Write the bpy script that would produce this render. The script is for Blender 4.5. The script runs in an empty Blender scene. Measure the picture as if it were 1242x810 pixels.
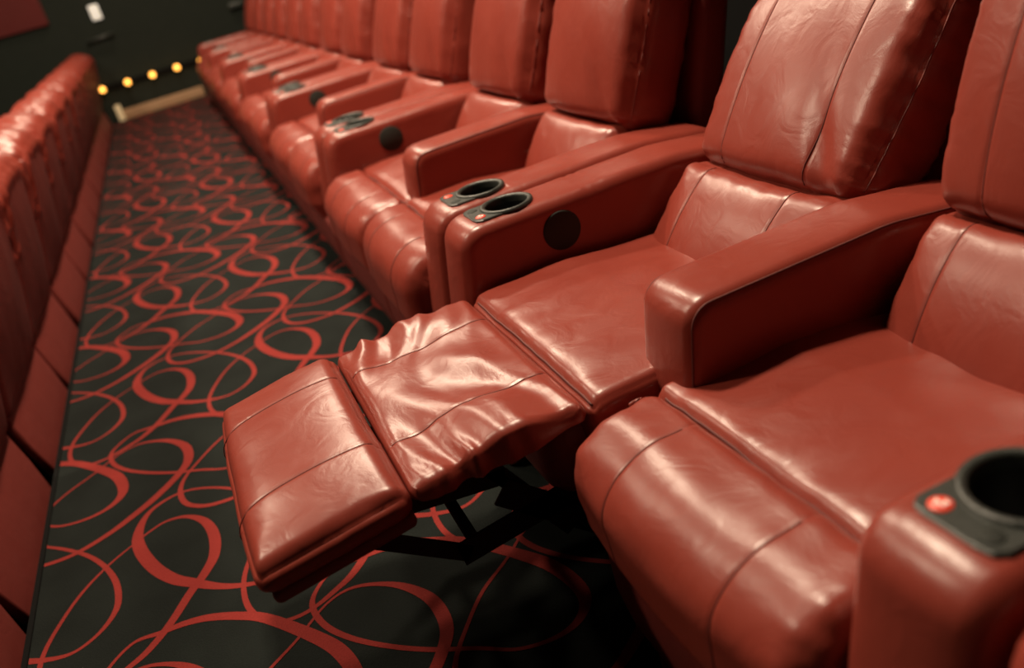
import bpy, bmesh, math, random
import numpy as np
from mathutils import Vector, Matrix, noise
random.seed(7)
sc = bpy.context.scene
col = sc.collection
# ------------------------------------------------------------------ camera
cam_d = bpy.data.cameras.new('camera'); cam = bpy.data.objects.new('camera', cam_d); col.objects.link(cam)
AX, AY, AZ = (0.89875206, -0.36741975, 0.23926442), (-0.36402211, -0.32110247, 0.87428891), (-0.24440262, -0.8728665, -0.42234042)
right = Vector((AX[0], AY[0], AZ[0])); down = Vector((AX[1], AY[1], AZ[1])); fwd = Vector((AX[2], AY[2], AZ[2]))
m = Matrix((right, -down, -fwd)).transposed().to_4x4()
m.translation = Vector((-0.47, 0.0, 1.25)); cam.matrix_world = m
cam_d.sensor_width = 36.0; cam_d.lens = 1100 / 1242 * 36.0; cam_d.clip_start = 0.05
cam_d.dof.use_dof = True; cam_d.dof.focus_distance = 1.75; cam_d.dof.aperture_fstop = 2.0
sc.camera = cam
# ------------------------------------------------------------------ world, lights, exposure
w = bpy.data.worlds.new('world'); sc.world = w; w.use_nodes = True
w.node_tree.nodes['Background'].inputs[0].default_value = (1.0, .82, .62, 1)
w.node_tree.nodes['Background'].inputs[1].default_value = 0.02
sc.view_settings.view_transform = 'Standard'; sc.view_settings.look = 'None'
sc.view_settings.gamma = 1; sc.view_settings.use_curve_mapping = False
sc.view_settings.exposure = -0.12
CEIL = 4.6
LAMPS = [  # x, y, z, size, watts : square ceiling lamps
    (0.1, 2.9, CEIL - .03, .42, 230), (0.1, 5.8, CEIL - .03, .42, 200), (0.1, 8.7, CEIL - .03, .42, 150), (0.1, 11.2, CEIL - .03, .42, 60),
    (-3.0, 3.4, CEIL - .03, .42, 130), (-3.0, 7.0, CEIL - .03, .42, 120),
]
def lamp_light(x, y, z, size, watts):
    d = bpy.data.lights.new('ceiling_light', 'AREA'); d.shape = 'SQUARE'; d.size = size; d.energy = watts
    d.color = (1.0, .80, .58)
    o = bpy.data.objects.new('ceiling_light_source', d); col.objects.link(o); o.location = (x, y, z - .02)
    return o
for L in LAMPS: lamp_light(*L)

# ------------------------------------------------------------------ materials
def mat(name, color, rough=.5, metal=0, spec=.5, coat=0, emis=None, es=0):
    m = bpy.data.materials.new(name); m.use_nodes = True
    b = m.node_tree.nodes['Principled BSDF']
    b.inputs['Base Color'].default_value = (*color, 1); b.inputs['Roughness'].default_value = rough
    b.inputs['Metallic'].default_value = metal; b.inputs['Specular IOR Level'].default_value = spec
    b.inputs['Coat Weight'].default_value = coat
    if emis: b.inputs['Emission Color'].default_value = (*emis, 1); b.inputs['Emission Strength'].default_value = es
    return m
def leather(name, c1, c2, rough=.36, wr=.25, gr=.08):
    m = mat(name, c1, rough); nt = m.node_tree; N = nt.nodes; K = nt.links; b = N['Principled BSDF']
    tc = N.new('ShaderNodeTexCoord')
    n1 = N.new('ShaderNodeTexNoise'); n1.inputs['Scale'].default_value = 5; n1.inputs['Detail'].default_value = 5
    K.new(tc.outputs['Object'], n1.inputs['Vector'])
    mx = N.new('ShaderNodeMix'); mx.data_type = 'RGBA'
    mx.inputs['A'].default_value = (*c1, 1); mx.inputs['B'].default_value = (*c2, 1)
    K.new(n1.outputs['Fac'], mx.inputs['Factor']); K.new(mx.outputs['Result'], b.inputs['Base Color'])
    v = N.new('ShaderNodeTexVoronoi'); v.inputs['Scale'].default_value = 420; K.new(tc.outputs['Object'], v.inputs['Vector'])
    n2 = N.new('ShaderNodeTexNoise'); n2.inputs['Scale'].default_value = 14; n2.inputs['Detail'].default_value = 6
    n2.inputs['Distortion'].default_value = 1.2; K.new(tc.outputs['Object'], n2.inputs['Vector'])
    b1 = N.new('ShaderNodeBump'); b1.inputs['Strength'].default_value = gr; b1.inputs['Distance'].default_value = .0008
    K.new(v.outputs['Distance'], b1.inputs['Height'])
    b2 = N.new('ShaderNodeBump'); b2.inputs['Strength'].default_value = wr; b2.inputs['Distance'].default_value = .006
    K.new(n2.outputs['Fac'], b2.inputs['Height']); K.new(b1.outputs['Normal'], b2.inputs['Normal'])
    K.new(b2.outputs['Normal'], b.inputs['Normal'])
    mr = N.new('ShaderNodeMapRange'); mr.inputs['To Min'].default_value = rough - .06; mr.inputs['To Max'].default_value = rough + .10
    K.new(n2.outputs['Fac'], mr.inputs['Value']); K.new(mr.outputs['Result'], b.inputs['Roughness'])
    return m
M = {}
M['leather'] = leather('red_leather', (.275, .046, .030), (.215, .032, .022), .31, .26, .07)
M['leather_dark'] = leather('shaded_red_leather', (.17, .024, .018), (.14, .019, .015), .5)  # darker leather copy; shade on the left row backs is put into its colour
M['thread'] = mat('dark_red_thread', (.11, .018, .014), .7)
M['welt'] = leather('red_welt', (.20, .030, .021), (.16, .024, .018), .4)
M['plastic'] = leather('black_plastic', (.022, .026, .022), (.03, .034, .03), .38, .05, .5)
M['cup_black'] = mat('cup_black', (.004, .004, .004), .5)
M['speaker'] = mat('black_mesh_disc', (.010, .013, .009), .75)
M['button'] = mat('orange_red_button', (.75, .06, .03), .4, emis=(1, .08, .03), es=.12)
M['symbol'] = mat('pale_symbol', (.9, .62, .48), .5, emis=(1, .75, .6), es=.5)
M['steel'] = mat('black_steel', (.012, .012, .012), .42, .6)
M['chrome'] = mat('bright_steel', (.6, .58, .5), .3, 1)
def carpet_mat(name, c1, c2):
    m = mat(name, c1, .95, spec=.15); nt = m.node_tree; N = nt.nodes; K = nt.links; b = N['Principled BSDF']
    tc = N.new('ShaderNodeTexCoord'); n = N.new('ShaderNodeTexNoise'); n.inputs['Scale'].default_value = 260; n.inputs['Detail'].default_value = 4
    n3 = N.new('ShaderNodeTexNoise'); n3.inputs['Scale'].default_value = 5; n3.inputs['Detail'].default_value = 3
    K.new(tc.outputs['Object'], n.inputs['Vector']); K.new(tc.outputs['Object'], n3.inputs['Vector'])
    ad = N.new('ShaderNodeMath'); ad.operation = 'MULTIPLY'; K.new(n.outputs['Fac'], ad.inputs[0]); K.new(n3.outputs['Fac'], ad.inputs[1])
    mp = N.new('ShaderNodeMapRange'); mp.inputs['From Min'].default_value = .12; mp.inputs['From Max'].default_value = .42; K.new(ad.outputs[0], mp.inputs['Value'])
    mx = N.new('ShaderNodeMix'); mx.data_type = 'RGBA'; mx.inputs['A'].default_value = (*c1, 1); mx.inputs['B'].default_value = (*c2, 1)
    K.new(mp.outputs['Result'], mx.inputs['Factor']); K.new(mx.outputs['Result'], b.inputs['Base Color'])
    bp = N.new('ShaderNodeBump'); bp.inputs['Strength'].default_value = .6; bp.inputs['Distance'].default_value = .003
    K.new(n.outputs['Fac'], bp.inputs['Height']); K.new(bp.outputs['Normal'], b.inputs['Normal'])
    b.inputs['Sheen Weight'].default_value = .15; b.inputs['Sheen Roughness'].default_value = .5
    b.inputs['Sheen Tint'].default_value = (*c2, 1)
    return m
M['carpet'] = carpet_mat('black_carpet', (.0045, .0064, .0058), (.011, .0145, .013))
M['swirl'] = carpet_mat('red_carpet_yarn', (.19, .019, .016), (.26, .028, .023))
M['wall'] = leather('dark_green_wall', (.0035, .0068, .0035), (.005, .009, .0045), .9, .1, .1)
M['black'] = mat('black_paint', (.005, .005, .005), .9, spec=.08)
M['ceiling'] = mat('dark_ceiling', (.02, .02, .02), .9)
M['tan'] = leather('tan_wood', (.40, .24, .13), (.33, .19, .10), .6, .1, .05)
M['cream'] = mat('cream_plastic', (.80, .66, .42), .5, emis=(1, .75, .4), es=.12)
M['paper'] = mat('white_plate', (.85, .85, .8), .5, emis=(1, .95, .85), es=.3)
M['amber'] = mat('amber_bulb', (1, .45, .1), .4, emis=(1, .42, .07), es=4.0)
M['panel'] = leather('red_fabric_panel', (.10, .006, .005), (.08, .005, .004), .85, .1, .1)
M['lamp'] = mat('lamp_diffuser', (1, 1, 1), .5, emis=(1, .85, .65), es=6)

# ------------------------------------------------------------------ helpers
def link(o, parent=None):
    col.objects.link(o)
    if parent: o.parent = parent
    return o
def tag(o, label=None, cat=None, group=None, kind=None):
    if label: o['label'] = label
    if cat: o['category'] = cat
    if group: o['group'] = group
    if kind: o['kind'] = kind
    return o
def empty(name, loc, label=None, cat=None, group=None):
    o = bpy.data.objects.new(name, None); o.empty_display_size = .1; o.location = loc
    link(o); return tag(o, label, cat, group)
def mesh_obj(name, V, F, m, parent=None, smooth=True):
    me = bpy.data.meshes.new(name); me.from_pydata([tuple(map(float, v)) for v in V], [], F); me.update()
    bm = bmesh.new(); bm.from_mesh(me); bmesh.ops.recalc_face_normals(bm, faces=bm.faces); bm.to_mesh(me); bm.free()
    me.polygons.foreach_set('use_smooth', [smooth] * len(me.polygons)); me.update()
    me.materials.append(M[m]); o = bpy.data.objects.new(name, me); return link(o, parent)
def nz(p, s, seed=0):
    return noise.noise(Vector((p[0] * s[0] + seed * 7.3, p[1] * s[1] - seed * 3.1, p[2] * s[2] + seed * 1.7)))
def axis(h, r, step, extra=(), k=4):
    L = [-h + r * i / k for i in range(k)] + [h - r * i / k for i in range(k)]
    n = max(2, int(round((2 * h - 2 * r) / step)))
    L += [-h + r + (2 * h - 2 * r) * i / n for i in range(n + 1)]
    for e in extra: L += [e + d for d in (-.010, -.005, -.0025, 0, .0025, .005, .010) if abs(e + d) < h]
    L = sorted(L); out = [L[0]]
    for v in L[1:]:
        if v - out[-1] > 1e-4: out.append(v)
    out[-1] = h
    return out
class Soft:
    """rounded upholstered block: half sizes h, edge radius r, shaped by fn(P, n, u) then pitched and placed"""
    def __init__(s, c, h, r, fn=None, pitch=0, step=.02, sx=(), sy=(), sz=(), k=4):
        s.c = np.array(c, float); s.h = np.array(h, float); s.r = min(r, min(h) * .98); s.fn = fn; s.p = pitch
        s.ax = [axis(h[i], s.r, step, e, k) for i, e in enumerate((sx, sy, sz))]
    def pt(s, P, off=0):
        P = np.array(P, float); lim = s.h - s.r; I = np.clip(P, -lim, lim); d = P - I
        n = d / (np.linalg.norm(d) + 1e-12); Q = I + n * s.r
        if s.fn: Q = s.fn(Q, n, P / s.h)
        Q = Q + n * off
        c, q = math.cos(s.p), math.sin(s.p)
        return np.array([Q[0] * c + Q[2] * q, Q[1], -Q[0] * q + Q[2] * c]) + s.c
    def geo(s):
        idx = {}; V = []; F = []
        A = s.ax; n = [len(a) for a in A]
        def vid(i, j, k):
            if (i, j, k) not in idx:
                idx[(i, j, k)] = len(V); V.append(s.pt((A[0][i], A[1][j], A[2][k])))
            return idx[(i, j, k)]
        for d in range(3):
            a, b = [(1, 2), (0, 2), (0, 1)][d]
            for e in (0, n[d] - 1):
                for i in range(n[a] - 1):
                    for j in range(n[b] - 1):
                        q = []
                        for di, dj in ((0, 0), (1, 0), (1, 1), (0, 1)):
                            t = [0, 0, 0]; t[d] = e; t[a] = i + di; t[b] = j + dj; q.append(vid(*t))
                        F.append(q)
        return V, F
    def build(s, name, m, parent): return mesh_obj(name, *s.geo(), m, parent)
    def line(s, pts, n=24, off=.0006):
        """points along a path on the surface; pts in block coordinates"""
        out = []
        for a, b in zip(pts[:-1], pts[1:]):
            for i in range(n): out.append(s.pt(np.array(a) + (np.array(b) - np.array(a)) * i / n, off))
        out.append(s.pt(pts[-1], off)); return out
def round_poly(pts, step):
    """closed outline from (x, z, corner radius) points, evenly sampled"""
    out = []; n = len(pts)
    for i in range(n):
        p = np.array(pts[i][:2], float); a = np.array(pts[i - 1][:2], float); b = np.array(pts[(i + 1) % n][:2], float); r = pts[i][2]
        u = (a - p) / np.linalg.norm(a - p); v = (b - p) / np.linalg.norm(b - p)
        th = math.acos(max(-1, min(1, float(u @ v)))); t = r / math.tan(th / 2) if r > 0 else 0
        if t < 1e-5: out.append(p); continue
        p1, p2 = p + u * t, p + v * t; c = p + (u + v) / np.linalg.norm(u + v) * (r / math.sin(th / 2))
        k = max(3, int(r * (math.pi - th) / step * 1.6)); a1 = math.atan2(*(p1 - c)[::-1]); a2 = math.atan2(*(p2 - c)[::-1])
        d = (a2 - a1 + math.pi) % (2 * math.pi) - math.pi
        for j in range(k + 1): out.append(c + r * np.array([math.cos(a1 + d * j / k), math.sin(a1 + d * j / k)]))
    res = []
    for i in range(len(out)):
        a, b = out[i], out[(i + 1) % len(out)]; L = np.linalg.norm(b - a)
        if L < 1e-6: continue
        k = max(1, int(L / step + .5))
        for j in range(k): res.append(a + (b - a) * j / k)
    return res
class Prof:
    """upholstered block from a side outline in x, z, swept along y, its two side edges rounded by r"""
    def __init__(s, pts, y0, y1, r, fn=None, step=.02, ystep=.02, extra=(), k=5):
        s.P = round_poly(pts, step); s.y0, s.y1, s.r, s.fn = y0, y1, r, fn; n = len(s.P); s.N = []
        ar = sum(s.P[i][0] * s.P[(i + 1) % n][1] - s.P[(i + 1) % n][0] * s.P[i][1] for i in range(n)); sg = 1 if ar > 0 else -1
        for i in range(n):
            t = s.P[(i + 1) % n] - s.P[i - 1]; t /= np.linalg.norm(t); s.N.append(np.array([t[1], -t[0]]) * sg)
        h = (y1 - y0) / 2; s.h = h; s.yc = (y0 + y1) / 2
        s.st = []
        for i in range(k): a = math.pi / 2 * i / k; s.st.append((-h + r - r * math.cos(a), a))
        for v in axis(h, r, ystep, extra, 1):
            if abs(v) <= h - r + 1e-9: s.st.append((v, math.pi / 2))
        for i in range(k - 1, -1, -1): a = math.pi / 2 * i / k; s.st.append((h - r + r * math.cos(a), a))
    def pt(s, i, y, a, off=0):
        ins = s.r * (1 - math.sin(a)); N = s.N[i]; q = s.P[i] - N * ins
        n = np.array([N[0] * math.sin(a), (1 if y > 0 else -1) * math.cos(a), N[1] * math.sin(a)])
        Q = np.array([q[0], s.yc + y, q[1]])
        if s.fn: Q = s.fn(Q, n, y / s.h)
        return Q + n * off
    def build(s, name, m, parent):
        n = len(s.P); V = []; F = []
        for y, a in s.st:
            for i in range(n): V.append(s.pt(i, y, a))
        for j in range(len(s.st) - 1):
            for i in range(n): F.append([j * n + i, j * n + (i + 1) % n, (j + 1) * n + (i + 1) % n, (j + 1) * n + i])
        # side faces: inset rings then a closing face keep the shading flat
        for j, sg in ((0, -1), (len(s.st) - 1, 1)):
            ring = [np.array(V[j * n + i]) for i in range(n)]; ce = sum(ring) / n; prev = j * n
            for sc_ in (.97, .8, .6, .4, .2):
                base = len(V)
                for q in ring:
                    p_ = ce + (q - ce) * sc_; p_[1] = ce[1]; V.append(p_)
                for i in range(n): F.append([prev + i, prev + (i + 1) % n, base + (i + 1) % n, base + i])
                prev = base
            V.append(ce)
            for i in range(n): F.append([prev + i, prev + (i + 1) % n, len(V) - 1])
        return mesh_obj(name, V, F, m, parent)
    def sel(s, f): return [i for i, p in enumerate(s.P) if f(p[0], p[1])]
    def edge(s, y, a, idx, off=.0004): return [s.pt(i, y, a, off) for i in idx]
def tube_geo(P, r, seg=6, closed=False):
    P = [Vector(map(float, p)) for p in P]; V = []; F = []; n = len(P)
    for i in range(n):
        a = P[(i - 1) % n] if (closed or i) else P[0]; b = P[(i + 1) % n] if (closed or i < n - 1) else P[-1]
        t = (b - a).normalized(); u = t.cross(Vector((0.13, .21, .97))).normalized(); v = t.cross(u)
        rr = r[i] if isinstance(r, (list, tuple)) else r
        for k in range(seg):
            c = 2 * math.pi * k / seg; V.append(P[i] + (u * math.cos(c) + v * math.sin(c)) * rr)
    for i in range(n if closed else n - 1):
        for k in range(seg):
            F.append([i * seg + k, i * seg + (k + 1) % seg, ((i + 1) % n) * seg + (k + 1) % seg, ((i + 1) % n) * seg + k])
    if not closed: F += [list(range(seg)), list(range((n - 1) * seg, n * seg))]
    return V, F
def tube(name, P, r, m, parent, seg=6, closed=False): return mesh_obj(name, *tube_geo(P, r, seg, closed), m, parent)
def join(name, geos, m, parent, smooth=True):
    V = []; F = []
    for v, f in geos:
        b = len(V); V += list(v); F += [[i + b for i in q] for q in f]
    return mesh_obj(name, V, F, m, parent, smooth)
def box_geo(x0, x1, y0, y1, z0, z1):
    V = [(x, y, z) for x in (x0, x1) for y in (y0, y1) for z in (z0, z1)]
    return V, [[0, 1, 3, 2], [4, 6, 7, 5], [0, 4, 5, 1], [2, 3, 7, 6], [0, 2, 6, 4], [1, 5, 7, 3]]
def box(name, d, m, parent=None): return mesh_obj(name, *box_geo(*d), m, parent, False)
def lathe_geo(prof, c, seg=40, axis='z'):
    V = []; F = []
    for k in range(seg):
        a = 2 * math.pi * k / seg
        for r, h in prof:
            p = (r * math.cos(a), r * math.sin(a), h) if axis == 'z' else (r * math.cos(a), h, r * math.sin(a))
            V.append((c[0] + p[0], c[1] + p[1], c[2] + p[2]))
    n = len(prof)
    for k in range(seg):
        for i in range(n - 1):
            F.append([k * n + i, k * n + i + 1, ((k + 1) % seg) * n + i + 1, ((k + 1) % seg) * n + i])
    return V, F
def cut(o, cutters):
    """carve solid shapes out of a mesh and keep only the result"""
    for g in cutters:
        c = mesh_obj('cutter', *g, 'black'); md = o.modifiers.new('cut', 'BOOLEAN'); md.object = c; md.operation = 'DIFFERENCE'; md.solver = 'EXACT'
        bpy.context.view_layer.update()
        ev = o.evaluated_get(bpy.context.evaluated_depsgraph_get()); me = bpy.data.meshes.new_from_object(ev)
        o.modifiers.clear(); old = o.data; o.data = me; bpy.data.meshes.remove(old)
        mc = c.data; bpy.data.objects.remove(c); bpy.data.meshes.remove(mc)
        while len(me.materials) > 1: me.materials.pop(index=len(me.materials) - 1)
G = lambda a, s: math.exp(-(a / s) ** 2)

# ------------------------------------------------------------------ structure: floor, tiers, walls
EDGE = -1.237; FAR = 12.4
floor = box('floor', (EDGE, 3.6, -1.6, FAR, -.30, 0), 'carpet'); tag(floor, kind='structure')
o = box('trim_1', (EDGE - .014, EDGE - .0005, -1.6, FAR, -.04, .004), 'black', floor)
o = box('floor_lower_tier', (-6.0, EDGE, -1.6, FAR, -.5, -.30), 'carpet'); tag(o, kind='structure')
o = box('wall_far', (-6, 3.6, FAR + .02, FAR + .2, -.5, CEIL), 'wall'); tag(o, kind='structure')
o = box('wall_near', (-6, 3.6, -1.8, -1.6, -.5, CEIL), 'wall'); tag(o, kind='structure')
o = box('wall_left', (-6.2, -6, -1.8, FAR + .2, -.5, CEIL), 'wall'); tag(o, kind='structure')
o = box('wall_right', (3.6, 3.8, -1.8, FAR + .2, -.5, CEIL), 'wall'); tag(o, kind='structure')
o = box('ceiling', (-6.2, 3.8, -1.8, FAR + .2, CEIL, CEIL + .1), 'ceiling'); tag(o, kind='structure')
o = box('floor_upper_tier', (1.35, 3.6, -1.6, FAR, .001, .30), 'carpet'); tag(o, kind='structure')
o = Soft((-.63, FAR - .05, .055), (.53, .062, .055), .012, step=.2).build('baseboard_far', 'tan', None); tag(o, kind='structure')
o = box('dark_backdrop', (1.30, 1.345, -1.6, FAR, .001, 1.15), 'black'); tag(o, kind='structure')  # added black backdrop, keeps the gaps between the headrests dark
# carpet swirls: bands woven into the carpet, traced as closed loops that repeat over the floor
S1= [(-0.837, 3.56, 8), (-0.899, 3.563, 10), (-0.957, 3.526, 15), (-0.985, 3.444, 25), (-0.981, 3.357, 30), (-0.947, 3.245, 30), (-0.901, 3.157, 28), (-0.855, 3.104, 26), (-0.796, 3.044, 18), (-0.736, 3.004, 14), (-0.675, 2.983, 10), (-0.626, 3.002, 10), (-0.589, 3.044, 13), (-0.57, 3.101, 15), (-0.576, 3.191, 14), (-0.604, 3.283, 12), (-0.648, 3.37, 11), (-0.703, 3.445, 10), (-0.769, 3.515, 8)]
S2= [(-0.991, 3.399, 6), (-0.958, 3.423, 7), (-0.911, 3.442, 8), (-0.856, 3.424, 12), (-0.811, 3.363, 20), (-0.791, 3.276, 26), (-0.797, 3.184, 26), (-0.827, 3.12, 24), (-0.865, 3.067, 22), (-0.913, 2.987, 20), (-0.966, 2.924, 18), (-1.017, 2.892, 14), (-1.067, 2.869, 11), (-1.11, 2.864, 11), (-1.156, 2.879, 12), (-1.192, 2.931, 13), (-1.208, 3.002, 12), (-1.201, 3.091, 11), (-1.167, 3.187, 10), (-1.123, 3.272, 9), (-1.061, 3.345, 7)]
S3= [(-0.703, 2.846, 24), (-0.766, 2.904, 22), (-0.831, 2.945, 20), (-0.884, 2.962, 18), (-0.936, 2.967, 14), (-0.996, 2.975, 9), (-1.047, 2.931, 9), (-1.071, 2.878, 12), (-1.059, 2.8, 13), (-1.016, 2.722, 12), (-0.948, 2.645, 11), (-0.876, 2.583, 11), (-0.798, 2.531, 9), (-0.732, 2.481, 8), (-0.656, 2.464, 11), (-0.597, 2.483, 17), (-0.565, 2.535, 26), (-0.573, 2.621, 30), (-0.609, 2.705, 28)]
S4= [(-0.521, 3.941, 8), (-0.46, 3.914, 11), (-0.407, 3.861, 18), (-0.37, 3.783, 25), (-0.368, 3.692, 26), (-0.402, 3.624, 24), (-0.471, 3.544, 24), (-0.546, 3.483, 22), (-0.605, 3.446, 18), (-0.678, 3.419, 16), (-0.739, 3.418, 14), (-0.803, 3.438, 14), (-0.851, 3.491, 14), (-0.865, 3.568, 14), (-0.848, 3.644, 10), (-0.796, 3.722, 8), (-0.734, 3.796, 8), (-0.656, 3.856, 7), (-0.581, 3.923, 6)]
def smooth_loop(S, sub=6):
    out = []; n = len(S)
    for i in range(n):
        p0, p1, p2, p3 = (np.array(S[(i + k) % n]) for k in (-1, 0, 1, 2))
        for j in range(sub):
            t = j / sub
            out.append(.5 * ((2 * p1) + (-p0 + p2) * t + (2 * p0 - 5 * p1 + 4 * p2 - p3) * t * t + (-p0 + 3 * p1 - 3 * p2 + p3) * t ** 3))
    return out
V = []; F = []
LOOPS = [smooth_loop(S) for S in (S1, S2, S3, S4)]
for i in range(-1, 5):
    for j in range(-5, 11):
        dx, dy = .465 * i, -.055 * i + 1.12 * j
        for q, L in enumerate(LOOPS):
            n = len(L); base = len(V); ok = []
            for k in range(n):
                a, b = L[k - 1], L[(k + 1) % n]; t = np.array([b[0] - a[0], b[1] - a[1]]); t /= np.linalg.norm(t) + 1e-9
                x, y = L[k][0] + dx, L[k][1] + dy; hw = max(3.2, L[k][2]) * .00056
                for s in (-1, 1):
                    xx = x - t[1] * hw * s; yy = y + t[0] * hw * s
                    V.append((max(xx, EDGE + .001), min(yy, FAR - .02), .0006 + .00015 * q))
                ok.append(EDGE - .01 < x < 1.0 and -.6 < y < FAR - .03)
            for k in range(n):
                k2 = (k + 1) % n
                if ok[k] and ok[k2]: F.append([base + 2 * k, base + 2 * k + 1, base + 2 * k2 + 1, base + 2 * k2])
o = mesh_obj('carpet_swirl', V, F, 'swirl', floor, False); tag(o, 'red looping swirl bands woven into black carpet', kind='stuff')
for p in o.data.polygons: pass

# ------------------------------------------------------------------ recliner parts (coordinates: x from the arm fronts back, y along the row, z up)
def arm_front(P, rise=.10):
    return P
def cup_arm(y0, y1, top, parent, side, hi, cross=True):
    """armrest with cup holder; side = +1 when the seat lies on the lower-y side of it"""
    yc = (y0 + y1) / 2; hy = (y1 - y0) / 2; zt = .62; r = .026
    def fn(Q, n, v):
        Q = Q.copy(); c = 1 - v * v
        Q[2] += .005 * c * max(0, n[2]); Q[0] -= .010 * c * max(0, -n[0])
        if n[2] > .3 and hi: Q[2] -= .0022 * (G(Q[0] - .315, .004) + G(Q[0] - .338, .004))
        if Q[0] > .2: Q += n * .0016 * nz(Q, (14, 14, 14), y0 + 3)
        Q[1] += n[1] * .002 * nz(Q, (6, 6, 6), y0)
        return Q
    s = Prof([(-.05, 0.002, .01), (-.062, .33, .3), (-.006, .62, .055), (.55, .622, .5), (.78, .592, .05), (.78, .002, .01)], y0, y1, r, fn, .012 if hi else .04, .02 if hi else .05)
    a = s.build('armrest', 'leather', parent)
    idx = s.sel(lambda x, z: z > .1 and x < .7)
    if idx[0] == 0 or True:
        st = next(t for t in range(len(idx)) if idx[t] - idx[t - 1] != 1); idx = idx[st:] + idx[:st]
    for sy_ in ((-side,) if not hi else (-1, 1)):
        tube('edge_seam', s.edge(sy_ * (hy - r * .45), math.radians(48), idx), .0014, 'welt', a, 5)
    cx, cy = .133, yc; zc = zt + .0045
    rr = .055
    cut(a, [lathe_geo([(0, -.1), (rr - .003, -.1), (rr - .003, .06), (0, .06)], (cx, cy, zc), 36)])
    cup = join('cup_holder', [lathe_geo([(rr - .005, -.092), (rr - .005, .002), (rr - .003, .006), (rr + .003, .008), (rr + .008, .006), (rr + .009, -.001)], (cx, cy, zc + .001), 44)], 'plastic', a)
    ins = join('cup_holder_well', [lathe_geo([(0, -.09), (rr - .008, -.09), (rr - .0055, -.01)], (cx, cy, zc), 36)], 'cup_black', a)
    # control plate: wedge with a straight front, tangent to the ring
    xf = .036; ph = .056
    ring = []
    R_ = rr + .004; am = math.asin(ph / R_) - .02; nn = 16
    path = [(cx - math.cos(am) * R_ + .004, -ph), (xf + .016, -ph), (xf + .005, -ph + .005), (xf, -ph + .016), (xf, ph - .016), (xf + .005, ph - .005), (xf + .016, ph), (cx - math.cos(am) * R_ + .004, ph)]
    seg_ = [math.dist(path[q], path[q + 1]) for q in range(len(path) - 1)]; tot = sum(seg_)
    inner = [(cx - math.cos(t) * R_, math.sin(t) * R_) for t in [-am + 2 * am * q / nn for q in range(nn + 1)]]
    outer = []
    for q in range(nn + 1):
        d_ = tot * q / nn; w_ = 0
        while w_ < len(seg_) - 1 and d_ > seg_[w_]: d_ -= seg_[w_]; w_ += 1
        f_ = d_ / seg_[w_]; outer.append((path[w_][0] + (path[w_ + 1][0] - path[w_][0]) * f_, path[w_][1] + (path[w_ + 1][1] - path[w_][1]) * f_))
    V = []; F = []; n = nn + 1
    for P_, zz, k_ in ((outer, zc - .012, 1), (outer, zc + .002, 1), (outer, zc + .004, .965), (inner, zc + .004, 1), (inner, zc - .012, 1)):
        for px, py in P_: V.append((cx + (px - cx) * k_, cy + py * k_, zz))
    for l in range(4):
        for q in range(nn): F.append([l * n + q, l * n + q + 1, (l + 1) * n + q + 1, (l + 1) * n + q])
    pl = mesh_obj('control_plate', V, F, 'plastic', a, False)
    by = cy - side * .030
    bz = zc + .004
    join('button', [lathe_geo([(0, .0018), (.0105, .0018), (.0125, .0004), (.0125, -.001)], (xf + .021, by, bz), 28)], 'button', a)
    join('dark_button', [lathe_geo([(0, .0012), (.0105, .0012), (.0125, .0002), (.0125, -.001)], (xf + .021, 2 * cy - by, bz), 28)], 'speaker', a)
    if hi:  # pale zigzag figure on the button
        g = []
        for (ax_, ay_, bx_, by_) in ((-.006, .002, .001, .006), (-.001, .0055, -.002, -.005), (-.002, -.005, .006, -.001), (.002, -.005, .006, -.005)):
            g.append(tube_geo([(xf + .021 + ax_, by + ay_, bz + .0022), (xf + .021 + bx_, by + by_, bz + .0022)], .0016, 6))
        join('button_symbol', g, 'symbol', a)
    return a
def narrow_arm(y0, y1, parent, hi):
    hy = (y1 - y0) / 2; r = .024
    def fn(Q, n, v):
        Q = Q.copy(); c = 1 - v * v
        Q[2] += .006 * c * max(0, n[2]); Q[0] -= .010 * c * max(0, -n[0])
        Q += n * .0012 * nz(Q, (10, 10, 10), 5)
        return Q
    s = Prof([(.096, .43, .03), (.128, .625, .048), (.52, .628, .4), (.78, .592, .05), (.78, .44, .02)], y0, y1, r, fn, .012 if hi else .04, .02 if hi else .05)
    a = s.build('centre_armrest', 'leather', parent)
    idx = s.sel(lambda x, z: x < .74 and (z > .58 or x < .2) and not (z < .43))
    st = next(t for t in range(len(idx)) if idx[t] - idx[t - 1] != 1); idx = idx[st:] + idx[:st]
    for sy_ in (-1, 1):
        tube('edge_seam', s.edge(sy_ * (hy - r * .3), math.radians(45), idx, .0003), .0021, 'thread', a, 6)
    return a
def stitches(s, parent, paths, r=.0011, off=.0003):
    for p in paths: tube('seam', s.line(p, 30, off), r, 'thread', parent, 5)
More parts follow.
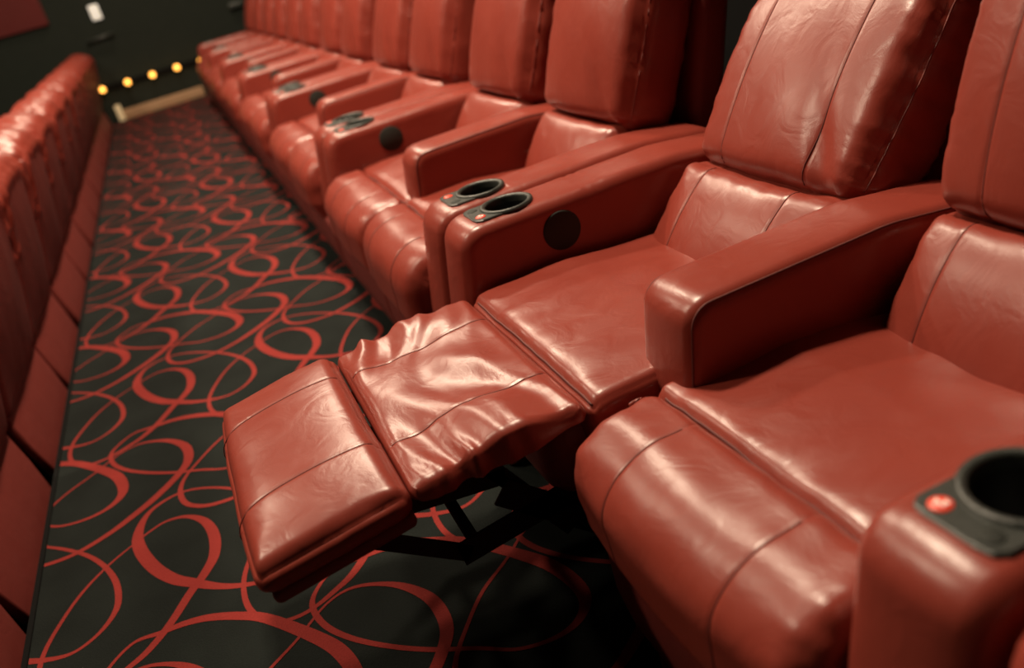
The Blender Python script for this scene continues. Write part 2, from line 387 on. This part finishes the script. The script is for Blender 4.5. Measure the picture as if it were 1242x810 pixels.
def head(yc, hy, base, pitch, parent, hi, seed, L=.45):
    """headrest cushion; base = (x, z) of its front lower edge"""
    T = .085; hz = L / 2
    def fn(Q, n, u):
        Q = Q.copy(); x, y, z = u
        e = max(0, 1 - y * y) ** .45 * max(0, 1 - z * z) ** .4
        f = max(0, -x)
        Q[0] -= .050 * e * f
        Q[1] *= 1 - .05 * z * z * (1 if z < 0 else .6) - .02 * max(0, x)
        Q[2] *= 1 + .03 * (1 - y * y)
        for sy_ in (-.145, .145):
            if f > .3: Q[0] += .002 * G(Q[1] - sy_, .004)
        # gathers along the side and top edges, soft folds elsewhere
        ed = max(G(abs(y) - .92, .16), G(z - .95, .14) * .9, .7 * G(z + .97, .10) * (abs(y) > .5))
        if abs(y) > .8: g_ = nz((Q[0] * .6, 0, Q[2]), (20, 1, 46), seed)
        else: g_ = nz((Q[0] * .5, Q[1], 0), (18, 40, 1), seed)
        Q += n * ((.011 if n[1] < -.5 else .0045) * ed * g_)
        Q += n * .006 * nz(Q, (5, 7, 4), seed + 2) * f
        c = G(y * hy - (z + 1) * .10 + hy * .72, .030) * G(z + .75, .45) * 1.5   # pulled crease rising from the lower corner
        Q[0] += .010 * c * f
        return Q
    c, q = math.cos(pitch), math.sin(pitch)
    cx = base[0] + T * c + hz * q; cz = base[1] + hz * c - T * q
    s = Soft((cx, yc, cz), (T, hy, hz), .055, fn, pitch, step=.012 if hi else .03, sy=(-.145, .145) if hi else (), k=6 if hi else 4)
    h = s.build('headrest', 'leather', parent)
    if hi:
        stitches(s, h, [[(-T, a, -hz + .01), (-T, a, hz - .01)] for a in (-.145, .145)])
    if True:
        yy = hy - .01
        tube('edge_seam', s.line([(-T + .02, -hy, -hz + .03), (-T + .02, -hy, hz - .02)], 40, .0), .0020, 'welt', h, 6)
    return s
def lumbar(yc, hy, top, bot, parent, hi, seed):
    """lower back cushion between (x, z) top and bottom of its front face"""
    dx, dz = top[0] - bot[0], top[1] - bot[1]; L = math.hypot(dx, dz) + .05; pitch = math.atan2(dx, dz); T = .07; hz = L / 2 + .03
    def fn(Q, n, u):
        Q = Q.copy(); x, y, z = u; f = max(0, -x)
        Q[0] -= .050 * f * max(0, 1 - y * y) ** .5 * max(0, 1 - z * z) ** .5
        for sy_ in (-.145, .145):
            if f > .3: Q[0] += .002 * G(Q[1] - sy_, .004)
        ed = .55 * max(G(abs(y) - .92, .14), G(z - .9, .2))
        Q += n * .007 * ed * nz((Q[0], Q[1], Q[2]), (10, 30 if abs(y) < .8 else 8, 30), seed)
        Q += n * .004 * nz(Q, (6, 6, 6), seed + 4)
        return Q
    c, q = math.cos(pitch), math.sin(pitch)
    mx, mz = (top[0] + bot[0]) / 2, (top[1] + bot[1]) / 2
    s = Soft((mx + T * c + .01, yc, mz - T * q), (T, hy, hz), .045, fn, pitch, step=.014 if hi else .03, sy=(-.145, .145) if hi else (), k=5 if hi else 3)
    l = s.build('back_cushion', 'leather', parent)
    if hi: stitches(s, l, [[(-T, a, -hz + .01), (-T, a, hz - .01)] for a in (-.145, .145)])
def seat_pad(y0, y1, x0, x1, zt, parent, hi, seed):
    yc = (y0 + y1) / 2; hy = (y1 - y0) / 2; hx = (x1 - x0) / 2; hz = .07
    def fn(Q, n, u):
        Q = Q.copy(); x, y, z = u; f = max(0, z)
        Q[2] += .016 * f * max(0, 1 - y * y) ** .5 * max(0, 1 - x * x) ** .6 - .010 * f * G(x + 1, .07)
        Q[2] -= .030 * f * max(0, x + .1) 
        fold = nz((Q[0] * .35 + Q[1] * .8, Q[0] - Q[1] * .3, 0), (16, 7, 1), seed)
        Q[2] += .0065 * f * fold * (.4 + max(0, x) + .5 * max(0, abs(y) - .4))
        Q[2] += .0045 * f * G(x + .93, .10) * nz((Q[1], 0, 0), (22, 1, 1), seed + 1)
        Q[2] += .005 * f * nz(Q, (5, 5, 5), seed + 3)
        return Q
    s = Soft(((x0 + x1) / 2, yc, zt - hz), (hx, hy, hz), .026, fn, step=.013 if hi else .035, k=5 if hi else 3)
    p = s.build('seat_cushion', 'leather', parent)
    tube('piping', s.line([(-hx + .008, -hy + .012, hz), (-hx + .008, hy - .035, hz)], 60, -.001), .0028, 'thread', p, 6)
    return s
def bolster(y0, y1, parent, hi, seed, x0=-.105, x1=.066, z0=.205, zt=.488):
    """closed leg rest: rolled front of the seat"""
    hy = (y1 - y0) / 2; yc = (y0 + y1) / 2
    def fn(Q, n, v):
        Q = Q.copy(); f = max(0, -n[0]) + .6 * max(0, n[2]); y = Q[1] - yc
        Q[0] -= .018 * f * max(0, 1 - v * v) ** .45
        for sy_ in (-.14, .14): Q -= n * .0016 * G(y - sy_, .004) * min(1, f * 2)
        ed = G(abs(v) - .95, .10)
        Q += n * .008 * ed * nz(Q, (30, 6, 30), seed)
        Q += n * (.009 * nz(Q, (6, 4, 6), seed + 2) + .003 * nz(Q, (16, 9, 16), seed + 5))
        Q[2] += .003 * nz(Q, (3, 26, 3), seed) * G(Q[0] - x1, .05)
        return Q
    s = Prof([(x1, zt, .012), (x1, z0 + .02, .01), (x0 + .045, z0, .03), (x0, z0 + .10, .06), (x0, zt, .115)], y0, y1, .045, fn, .010 if hi else .03, .013 if hi else .035, (-.14, .14), k=7 if hi else 4)
    b = s.build('leg_rest', 'leather', parent)
    idx = s.sel(lambda x, z: (x < x1 - .012 and z > .44) or (x < x0 + .06 and z > z0 + .02))
    st = next(t for t in range(len(idx)) if idx[t] - idx[t - 1] != 1); idx = idx[st:] + idx[:st]
    for y in (-.14, .14): tube('seam', s.edge(y, math.pi / 2, idx, .0003), .0012 if hi else .0018, 'thread', b, 5)
    return s
def skirt(y0, y1, parent):
    def fn(Q, n, u):
        Q = Q.copy(); Q[0] += .02 * max(0, -u[2]); return Q
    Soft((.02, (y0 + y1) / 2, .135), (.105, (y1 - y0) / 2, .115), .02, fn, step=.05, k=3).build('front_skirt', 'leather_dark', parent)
def shell(yc, hy, base, pitch, parent, L):
    c, q = math.cos(pitch), math.sin(pitch); T = .05; hz = L / 2
    cx = base[0] + T * c + hz * q; cz = base[1] + hz * c - T * q
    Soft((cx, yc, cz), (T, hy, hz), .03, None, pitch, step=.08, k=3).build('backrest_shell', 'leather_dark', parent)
def base_frame(y0, y1, parent):
    g = [box_geo(.06, .10, y0 + .03, y1 - .03, .002, .05), box_geo(.62, .66, y0 + .03, y1 - .03, .002, .05), box_geo(.06, .66, y0 + .03, y0 + .07, .002, .05), box_geo(.06, .66, y1 - .07, y1 - .03, .002, .05)]
    join('base_frame', g, 'steel', parent, False)
PITCH = 1.59; Y0 = .455
def place(root, y):
    root.location = (0, y, 0)
    for ch in root.children: pass
def recliner_near(name, hi, seed):
    """seat with its cup holder arm on the near side and the shared centre arm on the far side; origin y=0 at the pair's near face"""
    r = empty(name, (0, 0, 0))
    cup_arm(0, .167, .62, r, -1, hi)
    narrow_arm(.682, .846, r, hi)
    seat_pad(.165, .750, .060, .56, .483, r, hi, seed); bolster(.165, .752, r, hi, seed); skirt(.02, .75, r)
    lumbar(.417, .250, (.547, .60), (.449, .459), r, hi, seed + 5)
    head(.40, .275, (.571, .628), math.radians(22), r, hi, seed + 9)
    shell(.40, .28, (.66, .12), math.radians(14), r, .86)
    base_frame(.02, .75, r)
    return r
def recliner_far(name, hi, seed):
    r = empty(name, (0, 0, 0))
    cup_arm(1.408, 1.572, .62, r, 1, hi)
    a = r.children[0]
    join('speaker_disc', [lathe_geo([(0, -.004), (.044, -.004), (.047, -.002), (.047, .004)], (.222, 1.408, .548), 40, 'y')], 'speaker', a)
    seat_pad(.752, 1.400, .060, .56, .483, r, hi, seed); bolster(.757, 1.400, r, hi, seed + 1); skirt(.755, 1.55, r)
    lumbar(1.123, .275, (.547, .60), (.449, .459), r, hi, seed + 6)
    head(1.12, .285, (.571, .628), math.radians(22), r, hi, seed + 12)
    shell(1.12, .28, (.66, .12), math.radians(14), r, .86)
    base_frame(.755, 1.55, r)
    return r
def recliner_open(name, seed):
    r = empty(name, (0, 0, 0)); O = 0
    cup_arm(1.408, 1.572, .62, r, 1, True)
    a = r.children[0]
    join('speaker_disc', [lathe_geo([(0, -.004), (.044, -.004), (.047, -.002), (.047, .004)], (.222, 1.408, .548), 40, 'y')], 'speaker', a)
    seat_pad(.775, 1.396, -.040, .50, .486, r, True, seed + 3)
    lumbar(1.123, .275, (.529, .575), (.385, .40), r, True, seed + 6)
    head(1.120, .283, (.570, .600), math.radians(38), r, True, seed + 12, .47)
    shell(1.12, .28, (.60, .14), math.radians(28), r, .86)
    # middle leg section, leather slack and wrinkled
    hx, hy, hz = .162, .318, .030
    def fn(Q, n, u):
        Q = Q.copy(); x, y, z = u; f = max(0, z)
        e = abs(y) ** 2.5; mid = max(0, 1 - x * x) ** .5
        side = 1 if y < 0 else -1
        t = Q[0] + .30 * (Q[1] + side * hy) * side * (1 - e) + .03 * nz((Q[0], Q[1], 0), (7, 7, 1), 3)
        rg = nz((t, Q[1] * .10 + side, 0), (15, 8, 1), 11)
        rg2 = nz((Q[0] * .9 + Q[1] * .5, Q[1] - Q[0] * .4, 0), (8.5, 4.5, 1), 15)
        s1 = 1 - 3.0 * min(.6, math.sqrt(rg * rg + .004))
        Q[2] += f * mid * (.013 * (.12 + e) * s1 + .020 * rg2 + .006)
        Q[2] -= .012 * e * mid
        if z < 0: Q[2] += .030 * e * abs(z)
        if abs(y) > .75: Q[1] += n[1] * mid * (.014 * s1 - .010)
        for sy_ in (-.155, .155):
            if f > .3: Q[2] -= .002 * G(Q[1] - sy_, .004)
        return Q
    s = Soft((-.202, 1.090, .452), (hx, hy, hz), .029, fn, math.radians(-3), step=.008, sy=(-.155, .155), k=8)
    mo = s.build('leg_rest_middle', 'leather', r)
    stitches(s, mo, [[(hx - .01, a_, hz), (-hx + .01, a_, hz)] for a_ in (-.155, .155)])
    # foot pad at the end
    hx, hy, hz = .134, .320, .034
    def fn2(Q, n, u):
        Q = Q.copy(); x, y, z = u; f = max(0, z)
        Q[2] += .020 * f * max(0, 1 - y * y) ** .5 * max(0, 1 - x * x) ** .45 - .016 * (z + 1) / 2 * max(y ** 8, x ** 6 if x < 0 else 0)
        Q[0] -= .010 * max(0, -n[0]) * (1 - y * y)
        for sy_ in (-.155, .155):
            if f > .3: Q[2] -= .002 * G(Q[1] - sy_, .004)
        Q += n * .003 * nz(Q, (9, 7, 9), 4)
        Q += n * .004 * G(abs(y) - .97, .08) * nz(Q, (36, 36, 20), 6) * (x > 0)
        return Q
    s = Soft((-.499, 1.085, .438), (hx, hy, hz), .030, fn2, math.radians(-7), step=.011, sy=(-.155, .155), k=6)
    fo = s.build('foot_pad', 'leather', r)
    stitches(s, fo, [[(hx - .01, a_, hz), (-hx + .03, a_, hz), (-hx, a_, hz - .03), (-hx, a_, 0)] for a_ in (-.155, .155)])
    def fn3(Q, n, u):
        Q = Q.copy(); return Q
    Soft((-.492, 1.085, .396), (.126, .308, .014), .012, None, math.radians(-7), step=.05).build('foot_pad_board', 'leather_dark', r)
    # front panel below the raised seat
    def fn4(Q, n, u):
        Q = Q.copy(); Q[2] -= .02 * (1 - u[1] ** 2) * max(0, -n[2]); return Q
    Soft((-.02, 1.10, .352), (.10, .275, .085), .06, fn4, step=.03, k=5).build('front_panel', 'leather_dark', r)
    base_frame(.79, 1.55, r)
    # folding steel mechanism
    for yy in (.86, 1.34):
        g = []
        def bar(a_, b_, wd=.016, th=.003):
            a_ = Vector(a_); b_ = Vector(b_); d = (b_ - a_).normalized(); up = Vector((0, 1, 0)).cross(d) * wd
            V = []
            for p in (a_ - d * .01, b_ + d * .01):
                for sgn in (-1, 1):
                    for t in (-th, th): V.append(p + up * sgn + Vector((0, t, 0)))
            return V, [[0, 1, 3, 2], [4, 6, 7, 5], [0, 4, 5, 1], [2, 3, 7, 6], [0, 2, 6, 4], [1, 5, 7, 3]]
        g = [bar((.05, yy, .10), (-.20, yy, .33), .026), bar((.12, yy, .30), (-.30, yy, .25), .024), bar((-.20, yy + .01, .36), (-.42, yy + .01, .39)),
             bar((-.30, yy, .25), (-.47, yy, .375)), bar((-.10, yy + .01, .20), (-.22, yy + .01, .40)), bar((.10, yy, .05), (.10, yy, .34), .02)]
        join('recline_linkage', g, 'steel', r, False)
    tube('cross_bar', [(-.28, .86, .27), (-.28, 1.34, .27)], .012, 'steel', r, 10)
    tube('cross_bar', [(.02, .80, .11), (.02, 1.38, .11)], .016, 'steel', r, 10)
    join('levelling_foot', [lathe_geo([(0, .012), (.008, .012), (.010, .004), (.013, 0)], (.05, .82, 0.0008), 16)], 'chrome', r)
    return r
def copy_tree(o, parent=None):
    c = o.copy(); col.objects.link(c); c.parent = parent
    for ch in list(o.children): copy_tree(ch, c)
    return c
ROW = 'red leather recliners in the right hand row'
near1 = recliner_near('recliner', True, 1); near1.location = (0, Y0, 0)
tag(near1, 'upright red leather recliner nearest the camera with closed leg rest', 'recliner', ROW)
open1 = recliner_open('recliner', 2); open1.location = (0, Y0, 0)
tag(open1, 'red leather recliner with its leg rest raised and backrest tilted', 'recliner', ROW)
ordn = ['first', 'second', 'third', 'fourth', 'fifth', 'sixth', 'seventh', 'eighth', 'ninth', 'tenth', 'eleventh', 'twelfth']
nl = recliner_near('recliner', False, 21); fl = recliner_far('recliner', False, 24)
k = 0
for j in range(1, 7):
    for kind, proto in ((0, nl), (1, fl)):
        r = proto if j == 1 else copy_tree(proto)
        r.location = (0, Y0 + PITCH * j, 0)
        side = 'cup holder arm towards the camera' if kind == 0 else 'black disc on its far arm'
        lab = ('closed red leather recliner next beyond the reclined one, %s' % side) if k == 0 else \
              ('%s upright red leather recliner beyond the reclined one, %s' % (ordn[k], side)) if k < 11 else \
              'last upright red leather recliner of the right row, beside the far wall'
        tag(r, lab, 'recliner', ROW); k += 1
# neighbour at the bottom right corner, only its arm in view
r = copy_tree(fl); r.location = (0, Y0 - PITCH, 0)
tag(r, 'recliner in the bottom right corner, mostly outside the photo, arm edge showing', 'recliner', ROW)

# ------------------------------------------------------------------ left row, seen from behind, one tier lower
def back_chair(name, seed, hy=.376):
    r = empty(name, (0, 0, 0))
    def fn(Q, n, u):
        Q = Q.copy(); x, y, z = u
        Q[0] += .02 * max(0, x) * (1 - y * y) * (1 - z * z)
        Q += n * .004 * nz(Q, (4, 9, 4), seed)
        return Q
    Soft((-1.265, 0, .485), (.035, hy, .285), .02, fn, math.radians(13), step=.03, k=3).build('backrest_shell', 'leather_dark', r)
    def fn2(Q, n, u):
        Q = Q.copy(); x, y, z = u
        Q[2] += .030 * max(0, z) * (1 - y * y) - .03 * max(0, z) * max(0, x)
        ed = max(G(abs(y) - .9, .22), .8 * G(z - .9, .3))
        Q += n * .022 * ed * (1 - 2 * abs(nz((Q[0], Q[1], Q[2]), (9, 34, 9), seed)))
        Q[1] *= 1 - .03 * max(0, z)
        return Q
    Soft((-1.305, 0, .665), (.115, hy - .005, .165), .06, fn2, math.radians(13), step=.02, k=4).build('headrest', 'leather', r)
    def fn3(Q, n, u):
        Q = Q.copy(); Q[1] *= 1 - .07 * max(0, -u[2]); return Q
    Soft((-1.300, 0, .08), (.014, hy - .010, .125), .010, fn3, math.radians(-11), step=.1, k=3).build('rear_flap', 'leather_dark', r)
    Soft((-1.55, 0, .05), (.20, hy - .03, .16), .03, None, step=.15, k=2).build('seat_body', 'leather_dark', r)
    box('base_frame', (-1.75, -1.40, -hy + .05, hy - .05, -.299, -.10), 'steel', r)
    return r
ROWL = 'recliners of the lower left row seen from behind'
protos = [back_chair('recliner', 40), back_chair('recliner', 47)]
PL = 1.57; yb = 2.95 - 2 * PL; cnt = 0
n_l = 16
lw = ['nearest', 'second nearest', 'third nearest', 'fourth nearest', 'fifth nearest', 'sixth nearest', 'seventh nearest', 'eighth nearest', 'ninth nearest', 'tenth nearest', 'eleventh nearest', 'twelfth nearest', 'thirteenth nearest', 'last']
used = 0
for j in range(0, 8):
    for q in (0, 1):
        yc = yb + PL * j + .388 + q * .757
        if yc < 1.2: continue
        if used < 2: r = protos[used]
        else: r = copy_tree(protos[q])
        r.location = (0, yc, 0)
        lab = '%s red recliner of the lower left row seen from behind, beside the aisle carpet' % lw[min(used, 13)] if yc < 11.5 else 'last red recliner of the lower left row, its back beside the far wall'
        tag(r, lab, 'recliner', ROWL); used += 1

# ------------------------------------------------------------------ far wall: amber rope lamps, step lamp, plates
rail = box('light_rail', (-1.26, .04, FAR - .012, FAR + .018, .375, .435), 'black'); tag(rail, 'dark rail along the far wall carrying the amber bulbs', 'rail')
ordl = ['leftmost', 'second from left', 'middle', 'second from right', 'rightmost']
for i in range(5):
    x = -1.212 + .304 * i
    lmp = empty('amber_lamp', (x, FAR - .012, .405), 'small glowing amber bulb on the far wall rail, %s of the five' % ordl[i], 'lamp', 'amber bulbs on the far wall')
    join('bulb', [lathe_geo([(0, -.075)] + [(.034 * math.sin(t), -.04 - .034 * math.cos(t)) for t in [math.pi * k / 10 for k in range(1, 10)]], (0, 0, 0), 20, 'y')], 'amber', lmp)
    join('socket', [lathe_geo([(0, -.014), (.026, -.014), (.028, .0)], (0, 0, 0), 16, 'y')], 'plastic', lmp)
    pl = bpy.data.lights.new('amber_light', 'POINT'); pl.energy = .1; pl.color = (1, .5, .12); pl.shadow_soft_size = .03
    po = link(bpy.data.objects.new('amber_light_source', pl), lmp); po.location = (0, -.12, 0)
sl = empty('step_light', (-1.13, FAR - .14, 0), 'small cream step light at the left end of the tan baseboard', 'light')
Soft((0, 0, .10), (.035, .03, .095), .012, step=.05).build('housing', 'cream', sl)
box('lens', (-.02, .02, -.034, -.030, .05, .15), 'cream', sl)
pt = empty('wall_notice', (-.94, FAR + .018, 1.245), 'small white rectangular plate high on the dark far wall', 'sign')
Soft((0, -.008, 0), (.055, .007, .085), .005, step=.1).build('plate', 'paper', pt)
dh = empty('wall_bracket', (-1.0, FAR + .018, .975), 'dark horizontal bar bracket on the far wall below the white plate', 'bracket')
tube('bar', [(-.16, -.05, -.02), (.16, -.05, 0)], .018, 'plastic', dh, 10)
for s_ in (-.13, .13): tube('standoff', [(s_, -.05, -.01), (s_, 0, -.01)], .012, 'plastic', dh, 8)
dk = empty('wall_fixture', (.64, FAR + .018, .90), 'small dark fixture on the far wall above the right row', 'fixture')
Soft((0, -.03, 0), (.09, .03, .035), .02, step=.05).build('housing', 'plastic', dk)
wp = empty('wall_panel', (-2.1, FAR + .018, 1.9), 'dark red fabric panel at the upper left of the far wall', 'panel')
Soft((0, -.02, 0), (.635, .02, .65), .012, step=.3).build('fabric_face', 'panel', wp)
box('backing_board', (-.62, .62, -.003, -.0005, -.63, .63), 'black', wp)
for i, L in enumerate(LAMPS):
    lp = empty('ceiling_lamp', (L[0], L[1], CEIL), 'square recessed ceiling lamp outside the photo, ' + ['above the right row, nearest of four', 'above the right row, second nearest', 'above the right row, third nearest', 'above the right row beside the far wall', 'above the lower left seating, nearer of two', 'above the lower left seating, farther of two'][i], 'lamp', 'square ceiling lamps')
    join('frame', [box_geo(-.31, .31, -.31, -.28, -.04, -.001), box_geo(-.31, .31, .28, .31, -.04, -.001), box_geo(-.31, -.28, -.28, .28, -.04, -.001), box_geo(.28, .31, -.28, .28, -.04, -.001)], 'black', lp, False)
    box('diffuser', (-.279, .279, -.279, .279, -.018, -.004), 'lamp', lp)
